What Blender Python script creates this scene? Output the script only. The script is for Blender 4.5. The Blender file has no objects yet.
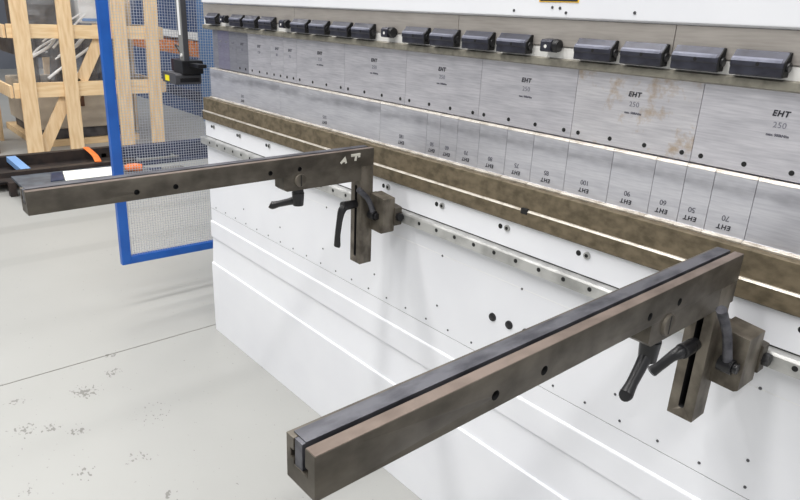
import bpy, bmesh, math, random
from mathutils import Vector, Matrix
random.seed(7)
SC = bpy.context.scene
COL = SC.collection

# ------------------------------------------------------------------ materials
def srgb(r, g, b):
    f = lambda c: (c/255/12.92) if c/255 <= 0.04045 else ((c/255+0.055)/1.055)**2.4
    return (f(r), f(g), f(b), 1.0)

def newmat(name):
    m = bpy.data.materials.new(name); m.use_nodes = True
    nt = m.node_tree
    return m, nt, nt.nodes['Principled BSDF']

def N(nt, kind, **kw):
    n = nt.nodes.new(kind)
    for k, v in kw.items():
        if k.startswith('i_'):
            n.inputs[k[2:].replace('_', ' ')].default_value = v
        else:
            setattr(n, k, v)
    return n

def plain(name, col, rough=0.5, metal=0.0, col2=None, scale=30.0, stretch=(1, 1, 1), lo=0.4, hi=0.6,
          bump=0.0, rvar=0.0, detail=4.0, coat=0.0):
    """principled surface; a second colour comes in through object space noise"""
    m, nt, b = newmat(name)
    b.inputs['Base Color'].default_value = col
    b.inputs['Roughness'].default_value = rough
    b.inputs['Metallic'].default_value = metal
    b.inputs['Coat Weight'].default_value = coat
    if col2 is not None or bump or rvar:
        tc = N(nt, 'ShaderNodeTexCoord'); mp = N(nt, 'ShaderNodeMapping')
        mp.inputs['Scale'].default_value = stretch
        nt.links.new(tc.outputs['Object'], mp.inputs['Vector'])
        nz = N(nt, 'ShaderNodeTexNoise'); nz.inputs['Scale'].default_value = scale; nz.inputs['Detail'].default_value = detail
        nt.links.new(mp.outputs['Vector'], nz.inputs['Vector'])
        mr = N(nt, 'ShaderNodeMapRange'); mr.inputs['From Min'].default_value = lo; mr.inputs['From Max'].default_value = hi
        nt.links.new(nz.outputs['Fac'], mr.inputs['Value'])
        if col2 is not None:
            mx = N(nt, 'ShaderNodeMix', data_type='RGBA')
            mx.inputs['A'].default_value = col; mx.inputs['B'].default_value = col2
            nt.links.new(mr.outputs['Result'], mx.inputs['Factor'])
            nt.links.new(mx.outputs['Result'], b.inputs['Base Color'])
        if rvar:
            mr2 = N(nt, 'ShaderNodeMapRange'); mr2.inputs['From Min'].default_value = lo; mr2.inputs['From Max'].default_value = hi
            mr2.inputs['To Min'].default_value = rough; mr2.inputs['To Max'].default_value = rough + rvar
            nt.links.new(nz.outputs['Fac'], mr2.inputs['Value']); nt.links.new(mr2.outputs['Result'], b.inputs['Roughness'])
        if bump:
            bp = N(nt, 'ShaderNodeBump'); bp.inputs['Strength'].default_value = bump; bp.inputs['Distance'].default_value = 0.002
            nt.links.new(nz.outputs['Fac'], bp.inputs['Height']); nt.links.new(bp.outputs['Normal'], b.inputs['Normal'])
    return m

def ground_steel(name, base, dark, stain, stain_lo=0.62, metal=0.75, rough=0.42, smear=None):
    """ground tool steel: fine horizontal grinding lines, grey smudges and a little yellow rust"""
    m, nt, b = newmat(name)
    tc = N(nt, 'ShaderNodeTexCoord')
    mp = N(nt, 'ShaderNodeMapping'); mp.inputs['Scale'].default_value = (6, 1, 90)
    nt.links.new(tc.outputs['Object'], mp.inputs['Vector'])
    n1 = N(nt, 'ShaderNodeTexNoise'); n1.inputs['Scale'].default_value = 3.0; n1.inputs['Detail'].default_value = 6
    nt.links.new(mp.outputs['Vector'], n1.inputs['Vector'])
    mp2 = N(nt, 'ShaderNodeMapping'); mp2.inputs['Scale'].default_value = (5, 1, 14)
    nt.links.new(tc.outputs['Object'], mp2.inputs['Vector'])
    n2 = N(nt, 'ShaderNodeTexNoise'); n2.inputs['Scale'].default_value = 2.0; n2.inputs['Detail'].default_value = 5
    nt.links.new(mp2.outputs['Vector'], n2.inputs['Vector'])
    add = N(nt, 'ShaderNodeMath', operation='ADD'); nt.links.new(n1.outputs['Fac'], add.inputs[0]); nt.links.new(n2.outputs['Fac'], add.inputs[1])
    mr = N(nt, 'ShaderNodeMapRange'); mr.inputs['From Min'].default_value = 0.78; mr.inputs['From Max'].default_value = 1.3
    nt.links.new(add.outputs[0], mr.inputs['Value'])
    mx = N(nt, 'ShaderNodeMix', data_type='RGBA'); mx.inputs['A'].default_value = base; mx.inputs['B'].default_value = dark
    nt.links.new(mr.outputs['Result'], mx.inputs['Factor'])
    n3 = N(nt, 'ShaderNodeTexNoise'); n3.inputs['Scale'].default_value = 9.0; n3.inputs['Detail'].default_value = 8; n3.inputs['Roughness'].default_value = 0.7
    nt.links.new(tc.outputs['Object'], n3.inputs['Vector'])
    mr3 = N(nt, 'ShaderNodeMapRange'); mr3.inputs['From Min'].default_value = stain_lo; mr3.inputs['From Max'].default_value = stain_lo + 0.1
    mr3.inputs['To Max'].default_value = 0.6
    nt.links.new(n3.outputs['Fac'], mr3.inputs['Value'])
    mx2 = N(nt, 'ShaderNodeMix', data_type='RGBA'); mx2.inputs['B'].default_value = stain
    nt.links.new(mx.outputs['Result'], mx2.inputs['A']); nt.links.new(mr3.outputs['Result'], mx2.inputs['Factor'])
    out = mx2.outputs['Result']
    if smear:
        sp = N(nt, 'ShaderNodeSeparateXYZ'); nt.links.new(tc.outputs['Object'], sp.inputs['Vector'])
        zc, zw = smear
        su = N(nt, 'ShaderNodeMath', operation='SUBTRACT'); nt.links.new(sp.outputs['Z'], su.inputs[0]); su.inputs[1].default_value = zc
        ab = N(nt, 'ShaderNodeMath', operation='ABSOLUTE'); nt.links.new(su.outputs[0], ab.inputs[0])
        q = N(nt, 'ShaderNodeMapRange'); q.inputs['From Min'].default_value = zw*0.3; q.inputs['From Max'].default_value = zw
        q.inputs['To Min'].default_value = 0.62; q.inputs['To Max'].default_value = 0.0
        nt.links.new(ab.outputs[0], q.inputs['Value'])
        mm = N(nt, 'ShaderNodeMath', operation='MULTIPLY'); nt.links.new(q.outputs['Result'], mm.inputs[0])
        q2 = N(nt, 'ShaderNodeMapRange'); q2.inputs['From Min'].default_value = 0.35; q2.inputs['From Max'].default_value = 0.65
        nt.links.new(n2.outputs['Fac'], q2.inputs['Value']); nt.links.new(q2.outputs['Result'], mm.inputs[1])
        mx3 = N(nt, 'ShaderNodeMix', data_type='RGBA'); mx3.inputs['B'].default_value = srgb(138, 138, 146)
        nt.links.new(out, mx3.inputs['A']); nt.links.new(mm.outputs[0], mx3.inputs['Factor']); out = mx3.outputs['Result']
    nt.links.new(out, b.inputs['Base Color'])
    b.inputs['Metallic'].default_value = metal; b.inputs['Roughness'].default_value = rough
    bp = N(nt, 'ShaderNodeBump'); bp.inputs['Strength'].default_value = 0.06; bp.inputs['Distance'].default_value = 0.001
    nt.links.new(n1.outputs['Fac'], bp.inputs['Height']); nt.links.new(bp.outputs['Normal'], b.inputs['Normal'])
    return m

M = {}
M['white'] = plain('white_enamel', srgb(232, 233, 237), 0.30, 0.0, srgb(226, 227, 232), 5.0, lo=0.35, hi=0.75)
M['white_matt'] = plain('white_powder_coat', srgb(236, 236, 236), 0.5)
M['punch'] = ground_steel('punch_ground_steel', srgb(230, 228, 234), srgb(196, 195, 202), srgb(190, 170, 128), 0.66, 0.72, 0.4)
M['punch_rusty'] = ground_steel('punch_rust_specks', srgb(232, 230, 234), srgb(200, 198, 204), srgb(176, 138, 70), 0.51, 0.7, 0.4)
M['die'] = ground_steel('die_ground_steel', srgb(224, 224, 230), srgb(198, 198, 206), srgb(170, 160, 140), 0.72, 0.72, 0.4, smear=(0.087, 0.018))
M['beam'] = ground_steel('beam_steel', srgb(176, 170, 164), srgb(158, 152, 146), srgb(150, 135, 110), 0.66, 0.4, 0.5)
M['lip'] = plain('beam_lip_steel', srgb(146, 142, 130), 0.5, 0.3, srgb(122, 118, 108), 60, lo=0.4, hi=0.65)
M['rust'] = plain('brown_bed_steel', srgb(116, 104, 84), 0.6, 0.25, srgb(84, 75, 58), 60, (0.7, 1, 1), 0.36, 0.68, 0.12, 0.1, 8)
M['ledge'] = plain('bright_edge_steel', srgb(188, 182, 172), 0.4, 0.5, srgb(152, 144, 132), 40, (1, 1, 1), 0.45, 0.7)  # pale mottled colour for the rail and die edges
M['strip'] = plain('grey_rail_steel', srgb(196, 196, 194), 0.36, 0.6, srgb(156, 156, 154), 20, (1, 1, 1), 0.4, 0.7)
M['arm'] = plain('dark_oiled_steel', srgb(98, 92, 83), 0.42, 0.5, srgb(66, 61, 54), 24, (1, 0.6, 1), 0.36, 0.66, 0.15, 0.12, 8)
M['arm_top'] = plain('worn_sheen_steel', srgb(126, 112, 103), 0.4, 0.45, srgb(92, 80, 72), 30, (1, 0.5, 1), 0.4, 0.7, 0.1, 0.1, 8)  # worn steel, made paler to carry the overhead light's reflection
M['bar'] = plain('blue_grey_bar_steel', srgb(98, 98, 104), 0.45, 0.6, srgb(66, 66, 72), 50, (1, 0.4, 1), 0.4, 0.65, 0.1, 0.1, 6)
M['post'] = plain('worn_brown_steel', srgb(120, 113, 102), 0.45, 0.5, srgb(78, 72, 64), 28, (1, 1, 0.7), 0.38, 0.64, 0.15, 0.1, 8)
M['black'] = plain('black_plastic', srgb(22, 22, 25), 0.36)
M['hole'] = plain('dark_hole', srgb(16, 16, 17), 0.7)
M['clamp'] = plain('black_oxide_clamp', srgb(62, 63, 74), 0.34, 0.35, srgb(48, 48, 57), 50, (0.6, 1, 1), 0.4, 0.65)
M['bar_edge'] = plain('ground_clamp_edge', srgb(122, 124, 138), 0.35, 0.4, srgb(84, 86, 98), 30, (1, 1, 1), 0.45, 0.7)
M['polished'] = plain('polished_steel', srgb(242, 240, 236), 0.3, 0.25)
M['screw'] = plain('screw_steel', srgb(90, 90, 94), 0.4, 0.6)
M['ink'] = plain('black_etching', srgb(38, 38, 46), 0.6)
M['ink_grey'] = plain('grey_etching', srgb(128, 128, 138), 0.6)
M['ink_mid'] = plain('mid_etching', srgb(90, 90, 100), 0.6)
M['chalk'] = plain('white_paint_pen', srgb(205, 202, 190), 0.8)
M['blue'] = plain('blue_frame_paint', srgb(22, 84, 168), 0.36, 0.0, srgb(26, 92, 178), 8)
M['wire'] = plain('grey_wire', srgb(188, 190, 196), 0.5, 0.2)
M['navy'] = plain('navy_paint', srgb(58, 84, 128), 0.5, 0.0, srgb(48, 72, 114), 3)
M['navy_light'] = plain('navy_light_paint', srgb(84, 122, 170), 0.5)
M['navy_dark'] = plain('navy_steel', srgb(40, 52, 84), 0.5, 0.1, srgb(34, 44, 70), 6)
M['pine'] = plain('pine_board', srgb(228, 200, 160), 0.7, 0.0, srgb(210, 176, 132), 7, (6, 6, 0.8), 0.4, 0.7, 0.1, 0, 6)
M['pine_h'] = plain('pine_rail', srgb(230, 202, 160), 0.7, 0.0, srgb(214, 180, 134), 7, (6, 0.8, 6), 0.4, 0.7, 0.1, 0, 6)
M['trolley'] = plain('dark_brown_frame', srgb(52, 42, 38), 0.55, 0.2, srgb(34, 29, 28), 12)
M['slate'] = plain('slate_deck', srgb(92, 98, 106), 0.55, 0.1, srgb(76, 80, 88), 14)
M['sky_blue'] = plain('pale_blue_paint', srgb(120, 160, 210), 0.5)
M['orange'] = plain('orange_webbing', srgb(240, 128, 58), 0.6, 0.0, srgb(225, 110, 40), 30)
M['orange_bin'] = plain('orange_parts', srgb(238, 152, 72), 0.6, 0.0, srgb(196, 110, 66), 22, (1, 1, 1), 0.4, 0.6)
M['paper'] = plain('white_paper', srgb(246, 245, 238), 0.7, 0.0, srgb(240, 236, 210), 4, lo=0.5, hi=0.7)
M['grey_col'] = plain('grey_aluminium', srgb(128, 128, 126), 0.5, 0.1)
M['dark_box'] = plain('dark_grey_housing', srgb(72, 72, 76), 0.45, 0.1)
M['maroon'] = plain('maroon_block', srgb(46, 24, 34), 0.5)
M['yellow'] = plain('yellow_sticker', srgb(240, 225, 20), 0.5)
M['sign_yellow'] = plain('sign_yellow', srgb(240, 190, 60), 0.5)
M['beige'] = plain('beige_machine', srgb(196, 184, 166), 0.5, 0.0, srgb(182, 170, 154), 5)
M['machine_dark'] = plain('dark_machine_grille', srgb(92, 90, 92), 0.5, 0.2, srgb(60, 58, 62), 9)
M['label_blue'] = plain('label_blue', srgb(120, 160, 215), 0.5)
M['brown'] = plain('brown_card', srgb(112, 80, 62), 0.7, 0.0, srgb(92, 64, 50), 6)
M['wall'] = plain('hall_wall', srgb(108, 112, 122), 0.7, 0.0, srgb(100, 104, 114), 2)
M['joint'] = plain('joint_filler', srgb(112, 110, 104), 0.8)

def film():
    m, nt, b = newmat('clear_film')
    b.inputs['Base Color'].default_value = srgb(225, 228, 232)
    b.inputs['Roughness'].default_value = 0.1
    b.inputs['Alpha'].default_value = 0.1
    return m
M['film'] = film()

def floor_mat():
    m, nt, b = newmat('painted_concrete')
    L = nt.links.new
    tc = N(nt, 'ShaderNodeTexCoord')
    n0 = N(nt, 'ShaderNodeTexNoise'); n0.inputs['Scale'].default_value = 1.3; n0.inputs['Detail'].default_value = 6
    L(tc.outputs['Object'], n0.inputs['Vector'])
    mr0 = N(nt, 'ShaderNodeMapRange'); mr0.inputs['From Min'].default_value = 0.3; mr0.inputs['From Max'].default_value = 0.7
    L(n0.outputs['Fac'], mr0.inputs['Value'])
    mx = N(nt, 'ShaderNodeMix', data_type='RGBA')
    mx.inputs['A'].default_value = srgb(164, 164, 161); mx.inputs['B'].default_value = srgb(157, 157, 154)
    L(mr0.outputs['Result'], mx.inputs['Factor'])
    # patches where the paint has chipped through (x, y, radius, strength)
    spots = [(0.175, -0.585, 0.075, 1.0), (0.10, -0.467, 0.05, 0.9), (0.29, -0.80, 0.06, 0.85), (0.33, -0.735, 0.05, 0.9),
             (0.40, -0.672, 0.05, 0.85), (0.86, -0.555, 0.03, 0.9), (0.60, -0.86, 0.045, 0.7), (0.62, -0.72, 0.05, 0.7),
             (0.10, -0.79, 0.06, 0.6), (-0.03, -0.43, 0.035, 0.9), (0.65, -0.57, 0.06, 0.6), (0.45, -0.45, 0.1, 0.4)]
    prev = None
    for (x, y, r, s) in spots:
        d = N(nt, 'ShaderNodeVectorMath', operation='DISTANCE'); d.inputs[1].default_value = (x, y, 0)
        L(tc.outputs['Object'], d.inputs[0])
        q = N(nt, 'ShaderNodeMapRange'); q.inputs['From Min'].default_value = 0.0; q.inputs['From Max'].default_value = r
        q.inputs['To Min'].default_value = s; q.inputs['To Max'].default_value = 0.0
        L(d.outputs['Value'], q.inputs['Value'])
        if prev is None: prev = q.outputs['Result']
        else:
            a = N(nt, 'ShaderNodeMath', operation='MAXIMUM'); L(prev, a.inputs[0]); L(q.outputs['Result'], a.inputs[1]); prev = a.outputs[0]
    mp = N(nt, 'ShaderNodeMapping'); mp.inputs['Scale'].default_value = (38, 62, 1); mp.inputs['Rotation'].default_value = (0, 0, 0.75)
    L(tc.outputs['Object'], mp.inputs['Vector'])
    nc = N(nt, 'ShaderNodeTexNoise'); nc.inputs['Scale'].default_value = 1.4; nc.inputs['Detail'].default_value = 3
    L(mp.outputs['Vector'], nc.inputs['Vector'])
    sm = N(nt, 'ShaderNodeMath', operation='MULTIPLY_ADD'); L(prev, sm.inputs[0]); sm.inputs[1].default_value = 0.30; L(nc.outputs['Fac'], sm.inputs[2])
    th = N(nt, 'ShaderNodeMapRange'); th.inputs['From Min'].default_value = 0.70; th.inputs['From Max'].default_value = 0.745
    th.inputs['To Max'].default_value = 0.85
    L(sm.outputs[0], th.inputs['Value'])
    mx2 = N(nt, 'ShaderNodeMix', data_type='RGBA'); L(mx.outputs['Result'], mx2.inputs['A']); mx2.inputs['B'].default_value = srgb(112, 111, 107)
    L(th.outputs['Result'], mx2.inputs['Factor'])
    # grey shadow bands painted into the floor colour
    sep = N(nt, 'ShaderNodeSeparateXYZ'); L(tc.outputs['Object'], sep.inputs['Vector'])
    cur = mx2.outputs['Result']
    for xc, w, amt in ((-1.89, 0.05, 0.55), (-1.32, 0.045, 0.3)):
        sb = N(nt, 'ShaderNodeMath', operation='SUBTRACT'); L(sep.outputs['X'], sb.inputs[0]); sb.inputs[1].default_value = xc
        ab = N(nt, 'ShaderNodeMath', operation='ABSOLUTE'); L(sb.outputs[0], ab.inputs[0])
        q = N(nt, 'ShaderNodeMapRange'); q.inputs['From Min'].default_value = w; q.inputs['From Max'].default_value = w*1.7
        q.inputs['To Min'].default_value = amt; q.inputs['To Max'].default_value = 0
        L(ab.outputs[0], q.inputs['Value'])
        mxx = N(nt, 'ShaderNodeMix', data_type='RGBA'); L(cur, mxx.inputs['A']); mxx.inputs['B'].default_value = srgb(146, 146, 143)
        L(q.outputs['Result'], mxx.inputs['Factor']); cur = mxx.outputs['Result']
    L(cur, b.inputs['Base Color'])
    b.inputs['Roughness'].default_value = 0.42
    bp = N(nt, 'ShaderNodeBump'); bp.inputs['Strength'].default_value = 0.12; bp.inputs['Distance'].default_value = 0.004
    L(n0.outputs['Fac'], bp.inputs['Height']); L(bp.outputs['Normal'], b.inputs['Normal'])
    return m
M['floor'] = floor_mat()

# ------------------------------------------------------------------ mesh helpers
def box(bm, x0, x1, y0, y1, z0, z1):
    vs = [bm.verts.new(p) for p in ((x0,y0,z0),(x1,y0,z0),(x1,y1,z0),(x0,y1,z0),(x0,y0,z1),(x1,y0,z1),(x1,y1,z1),(x0,y1,z1))]
    for f in ((3,2,1,0),(4,5,6,7),(0,1,5,4),(1,2,6,5),(2,3,7,6),(3,0,4,7)):
        bm.faces.new([vs[i] for i in f])
    return vs

def prism(bm, prof, a0, a1, axis='x'):
    """extrude a closed 2D outline. axis x: outline is (y,z); axis y: outline is (x,z); axis z: (x,y)"""
    def P(u, v, a):
        return (a, u, v) if axis == 'x' else (u, a, v) if axis == 'y' else (u, v, a)
    A = [bm.verts.new(P(u, v, a0)) for u, v in prof]; B = [bm.verts.new(P(u, v, a1)) for u, v in prof]
    n = len(prof)
    bm.faces.new(A); bm.faces.new(B[::-1])
    for i in range(n):
        j = (i+1) % n
        bm.faces.new([A[i], B[i], B[j], A[j]])

def cyl(bm, p0, p1, r0, r1=None, seg=20):
    r1 = r0 if r1 is None else r1
    p0, p1 = Vector(p0), Vector(p1)
    d = (p1-p0).normalized(); q = d.to_track_quat('Z', 'Y').to_matrix()
    rings = []
    for p, r in ((p0, r0), (p1, r1)):
        rings.append([bm.verts.new(p + q @ Vector((r*math.cos(2*math.pi*i/seg), r*math.sin(2*math.pi*i/seg), 0))) for i in range(seg)])
    for i in range(seg):
        j = (i+1) % seg
        bm.faces.new([rings[0][i], rings[0][j], rings[1][j], rings[1][i]])
    bm.faces.new(rings[0][::-1]); bm.faces.new(rings[1])

def tube(bm, pts, rad, seg=14):
    pts = [Vector(p) for p in pts]
    if not hasattr(rad, '__len__'): rad = [rad]*len(pts)
    rings = []; up = None
    for i, p in enumerate(pts):
        d = (pts[min(i+1, len(pts)-1)] - pts[max(i-1, 0)]).normalized()
        if up is None: up = Vector((0,0,1)) if abs(d.z) < 0.9 else Vector((1,0,0))
        s = d.cross(up).normalized(); t = s.cross(d).normalized(); up = t
        rings.append([bm.verts.new(p + rad[i]*(s*math.cos(2*math.pi*k/seg) + t*math.sin(2*math.pi*k/seg))) for k in range(seg)])
    for a, b in zip(rings, rings[1:]):
        for k in range(seg):
            j = (k+1) % seg
            bm.faces.new([a[k], a[j], b[j], b[k]])
    bm.faces.new(rings[0][::-1]); bm.faces.new(rings[-1])

def smooth_path(pts, n=6):
    """Catmull-Rom through points"""
    P = [Vector(p) for p in pts]; P = [2*P[0]-P[1]] + P + [2*P[-1]-P[-2]]
    out = []
    for i in range(1, len(P)-2):
        for k in range(n):
            t = k/n; a, b, c, d = P[i-1], P[i], P[i+1], P[i+2]
            out.append(0.5*((2*b)+(c-a)*t+(2*a-5*b+4*c-d)*t*t+(3*b-a-3*c+d)*t**3))
    out.append(P[-2]); return out

def finish(bm, name, mat, bevel=0.0, seg=2, angle=35):
    bmesh.ops.recalc_face_normals(bm, faces=bm.faces)
    if bevel:
        es = [e for e in bm.edges if len(e.link_faces) == 2 and e.calc_face_angle() > math.radians(angle)]
        bmesh.ops.bevel(bm, geom=es, offset=bevel, segments=seg, profile=0.6, affect='EDGES', clamp_overlap=True)
    me = bpy.data.meshes.new(name); bm.to_mesh(me); bm.free()
    me.materials.append(M[mat] if isinstance(mat, str) else mat)
    me.polygons.foreach_set('use_smooth', [True]*len(me.polygons))
    me.set_sharp_from_angle(angle=math.radians(32))
    return me

def link(name, me, parent=None, loc=None):
    o = bpy.data.objects.new(name, me); COL.objects.link(o)
    if parent is not None:
        o.parent = parent
    if loc is not None: o.location = loc
    return o

def at_origin(bm, origin):
    bmesh.ops.translate(bm, verts=bm.verts, vec=-Vector(origin))

def tag(o, label, cat, group=None):
    o['label'] = label; o['category'] = cat
    if group: o['group'] = group
    return o

def thing(name, label, cat, loc=(0,0,0), group=None):
    o = bpy.data.objects.new(name, None); COL.objects.link(o); o.location = loc
    o.empty_display_size = 0.05
    return tag(o, label, cat, group)

def world_of(o):
    v = Vector((0,0,0))
    while o is not None:
        v += Vector(o.location); o = o.parent
    return v

def part(name, bm, mat, parent, bevel=0.0, seg=2, label=None):
    """mesh given in world coordinates; stored relative to the parent"""
    at_origin(bm, world_of(parent))
    o = link(name, finish(bm, name, mat, bevel, seg), parent)
    if bevel:
        wn = o.modifiers.new('weighted_normals', 'WEIGHTED_NORMAL'); wn.keep_sharp = True
    if label: o['label'] = label
    return o

def boxpart(name, b, mat, parent, bevel=0.0, label=None):
    bm = bmesh.new(); box(bm, *b); return part(name, bm, mat, parent, bevel, label=label)

def copy_tree(o, parent=None, label=None):
    c = o.copy(); COL.objects.link(c)
    if parent is not None: c.parent = parent
    if label: c['label'] = label
    for ch in list(o.children): copy_tree(ch, c)
    return c

def cut(o, cutters):
    """boolean away a list of bmeshes (world coordinates) and keep the result as plain mesh"""
    off = world_of(o)
    for bm in cutters:
        at_origin(bm, (0,0,0)); bmesh.ops.recalc_face_normals(bm, faces=bm.faces)
        me = bpy.data.meshes.new('cutter'); bm.to_mesh(me); bm.free()
        me.materials.append(M['hole']); me.materials.append(M['hole']); me.polygons.foreach_set('material_index', [1]*len(me.polygons))
        if len(o.data.materials) < 2: o.data.materials.append(M['hole'])
        c = bpy.data.objects.new('cutter', me); COL.objects.link(c)
        bpy.context.view_layer.update()
        md = o.modifiers.new('b', 'BOOLEAN'); md.operation = 'DIFFERENCE'; md.solver = 'EXACT'; md.object = c
        bpy.context.view_layer.update()
        dg = bpy.context.evaluated_depsgraph_get()
        new = bpy.data.meshes.new_from_object(o.evaluated_get(dg))
        o.modifiers.clear(); o.data = new
        bpy.data.objects.remove(c); bpy.data.meshes.remove(me)
    o.data.polygons.foreach_set('use_smooth', [True]*len(o.data.polygons))
    o.data.set_sharp_from_angle(angle=math.radians(32))

def text_mesh(body, size, bold=0.0, shear=0.0, depth=0.0003, spacing=1.0):
    cu = bpy.data.curves.new('t', 'FONT'); cu.body = body; cu.size = size; cu.align_x = 'CENTER'; cu.align_y = 'CENTER'
    cu.offset = bold; cu.shear = shear; cu.extrude = depth; cu.space_character = spacing
    o = bpy.data.objects.new('t', cu); COL.objects.link(o)
    bpy.context.view_layer.update()
    me = bpy.data.meshes.new_from_object(o.evaluated_get(bpy.context.evaluated_depsgraph_get()))
    bpy.data.objects.remove(o); bpy.data.curves.remove(cu)
    return me
_tc = {}
def text(name, body, size, mat, parent, pos, flip=False, **kw):
    key = (body, size, mat, tuple(sorted(kw.items())))
    if key not in _tc:
        me = text_mesh(body, size, **kw); me.materials.clear(); me.materials.append(M[mat]); _tc[key] = me
    o = link(name, _tc[key], parent, Vector(pos) - world_of(parent))
    o.rotation_euler = (math.pi/2, math.pi if flip else 0, 0)
    return o

# ------------------------------------------------------------------ the hall
def structure(name, bm, mat, bevel=0):
    o = link(name, finish(bm, name, mat, bevel)); o['kind'] = 'structure'; return o
JX = -0.041
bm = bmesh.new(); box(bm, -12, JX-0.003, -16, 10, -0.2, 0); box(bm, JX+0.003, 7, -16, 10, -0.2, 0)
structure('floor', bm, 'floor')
bm = bmesh.new(); box(bm, JX-0.003, JX+0.003, -16, 10, -0.2, -0.002); structure('trim_1', bm, 'joint')
bm = bmesh.new(); box(bm, -12.2, -12, -16, 10, -0.2, 7.5); structure('wall_left', bm, 'wall')
bm = bmesh.new(); box(bm, -12.2, 7, 10, 10.2, -0.2, 7.5); structure('wall_back', bm, 'wall')

# ------------------------------------------------------------------ press brake
XR = 3.06
pb = thing('press_brake', 'long white press brake with grey ram beam and brown bed rail', 'machine', (0, 0, 0))
def xprism(name, prof, mat, x0=0.0, x1=XR, bevel=0.002, parent=pb, label=None):
    bm = bmesh.new(); prism(bm, prof, x0, x1, 'x'); return part(name, bm, mat, parent, bevel, label=label)

xprism('lower_panel', [(0.0,0.0),(0.0,0.3105),(0.003,0.3135),(0.02,0.3135),(1.0,0.3135),(1.0,0.0)], 'white', bevel=0.0015)
xprism('recess_panel', [(0.0062,0.3136),(0.0125,0.4252),(1.0,0.4252),(1.0,0.3137)], 'white', bevel=0)
xprism('step_panel', [(0.0055,0.4255),(0.0055,0.4905),(0.0080,0.4938),(0.0110,0.4945),(0.0110,0.5456),(1.0,0.5456),(1.0,0.4255)], 'white', bevel=0.0015)
xprism('apron_panel', [(0.0110,0.5472),(0.0110,0.8050),(0.010,0.8060),(0.010,0.9030),(1.0,0.9030),(1.0,0.5472)], 'white', bevel=0.001)
xprism('bed_rail', [(0.003,0.9032),(0.0,0.906),(0.0,0.9355),(0.003,0.9385),(0.0060,0.939),(0.0060,0.9845),(0.0070,0.9855),(0.9,0.9855),(0.9,0.9032)], 'rust', bevel=0.001, label='brown rust stained steel rail')
xprism('rail_edge', [(-0.0005,0.9358),(0.0022,0.9393),(0.0060,0.9396),(0.0060,0.9388),(0.0026,0.9384),(-0.0002,0.9353)], 'ledge', bevel=0, label='bright edge of the brown rail')
# a dark notch in the rail edge
boxpart('notch', (1.562, 1.579, -0.0012, 0.010, 0.930, 0.9420), 'hole', pb, 0.001, label='dark notch in the rail')
xprism('mounting_rail', [(-0.012,0.811),(-0.012,0.834),(-0.009,0.8385),(0.012,0.8385),(0.012,0.834),(0.0108,0.834),(0.0108,0.811)], 'strip', -0.004, XR, 0.0012, label='grey steel mounting rail with a row of holes')

xprism('rail_gap', [(0.0094,0.8386),(0.0094,0.8406),(0.012,0.8406),(0.012,0.8386)], 'hole', bevel=0)
def seam_strip(name, z, y, h=0.0016):
    xprism(name, [(y,z),(y,z+h),(y+0.01,z+h),(y+0.01,z)], 'joint', bevel=0)
seam_strip('panel_seam', 0.5456, 0.0122)
# faint fold line on the apron
xprism('fold_line', [(0.0104,0.757),(0.0108,0.7585),(0.013,0.7585),(0.013,0.757)], 'white_matt', bevel=0)

# fasteners: one mesh per kind, copies share it
def disc_mesh(name, r, h, mat, rim=None):
    bm = bmesh.new(); cyl(bm, (0, 0.002, 0), (0, -h, 0), r, r*0.86, 18)
    return finish(bm, name, mat)
rivet = disc_mesh('panel_screw', 0.0031, 0.0012, 'screw')
small = disc_mesh('rail_hole', 0.0054, 0.0006, 'hole')
plug_bm = bmesh.new(); cyl(plug_bm, (0,0.002,0), (0,-0.003,0), 0.0108, 0.0098, 24); cyl(plug_bm, (0,-0.003,0), (0,-0.0042,0), 0.008, 0.006, 24)
plug = finish(plug_bm, 'rubber_plug', 'black')
hole = disc_mesh('bolt_hole', 0.0066, 0.0006, 'hole')
sb = bmesh.new(); cyl(sb, (0,0.002,0), (0,-0.0035,0), 0.0078, 0.0072, 24)
M['screw_light'] = plain('bright_screw_steel', srgb(168, 168, 166), 0.35, 0.6)
socket = finish(sb, 'socket_screw', 'screw_light')
hx = bmesh.new(); cyl(hx, (0,-0.0030,0), (0,-0.0040,0), 0.0042, 0.0042, 6)
socket_in = finish(hx, 'hex_socket', 'hole')
for i in range(37):
    link('panel_screw', rivet, pb, (0.048 + i*0.0823, 0.0110, 0.5575 + 0.0004*i))
for i in range(12):
    link('panel_screw', rivet, pb, (0.2823 + i*0.2595, 0.0110, 0.6115 + 0.0012*i))
for i in range(10):
    link('panel_screw', rivet, pb, (0.3135 + i*0.2535, 0.0110, 0.752 + 0.001*i))
for x in (1.5062, 1.5566, 1.6053):
    link('rubber_plug', plug, pb, (x, 0.0110, 0.658))
for i in range(14):
    x = 0.052 + 0.2068*i + (0.003 if i > 3 else 0)
    if x > XR - 0.05: break
    link('bolt_hole', hole, pb, (x, 0.010, 0.8825))
    s = link('socket_screw', socket, pb, (x+0.0205, 0.010, 0.8835)); link('hex_socket', socket_in, s)
for i in range(48):
    x = 0.0745 + 0.0624*i
    if x > XR - 0.03: break
    link('rail_hole', small, pb, (x, -0.012, 0.8255 if x < 1.0 else 0.826))

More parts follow.
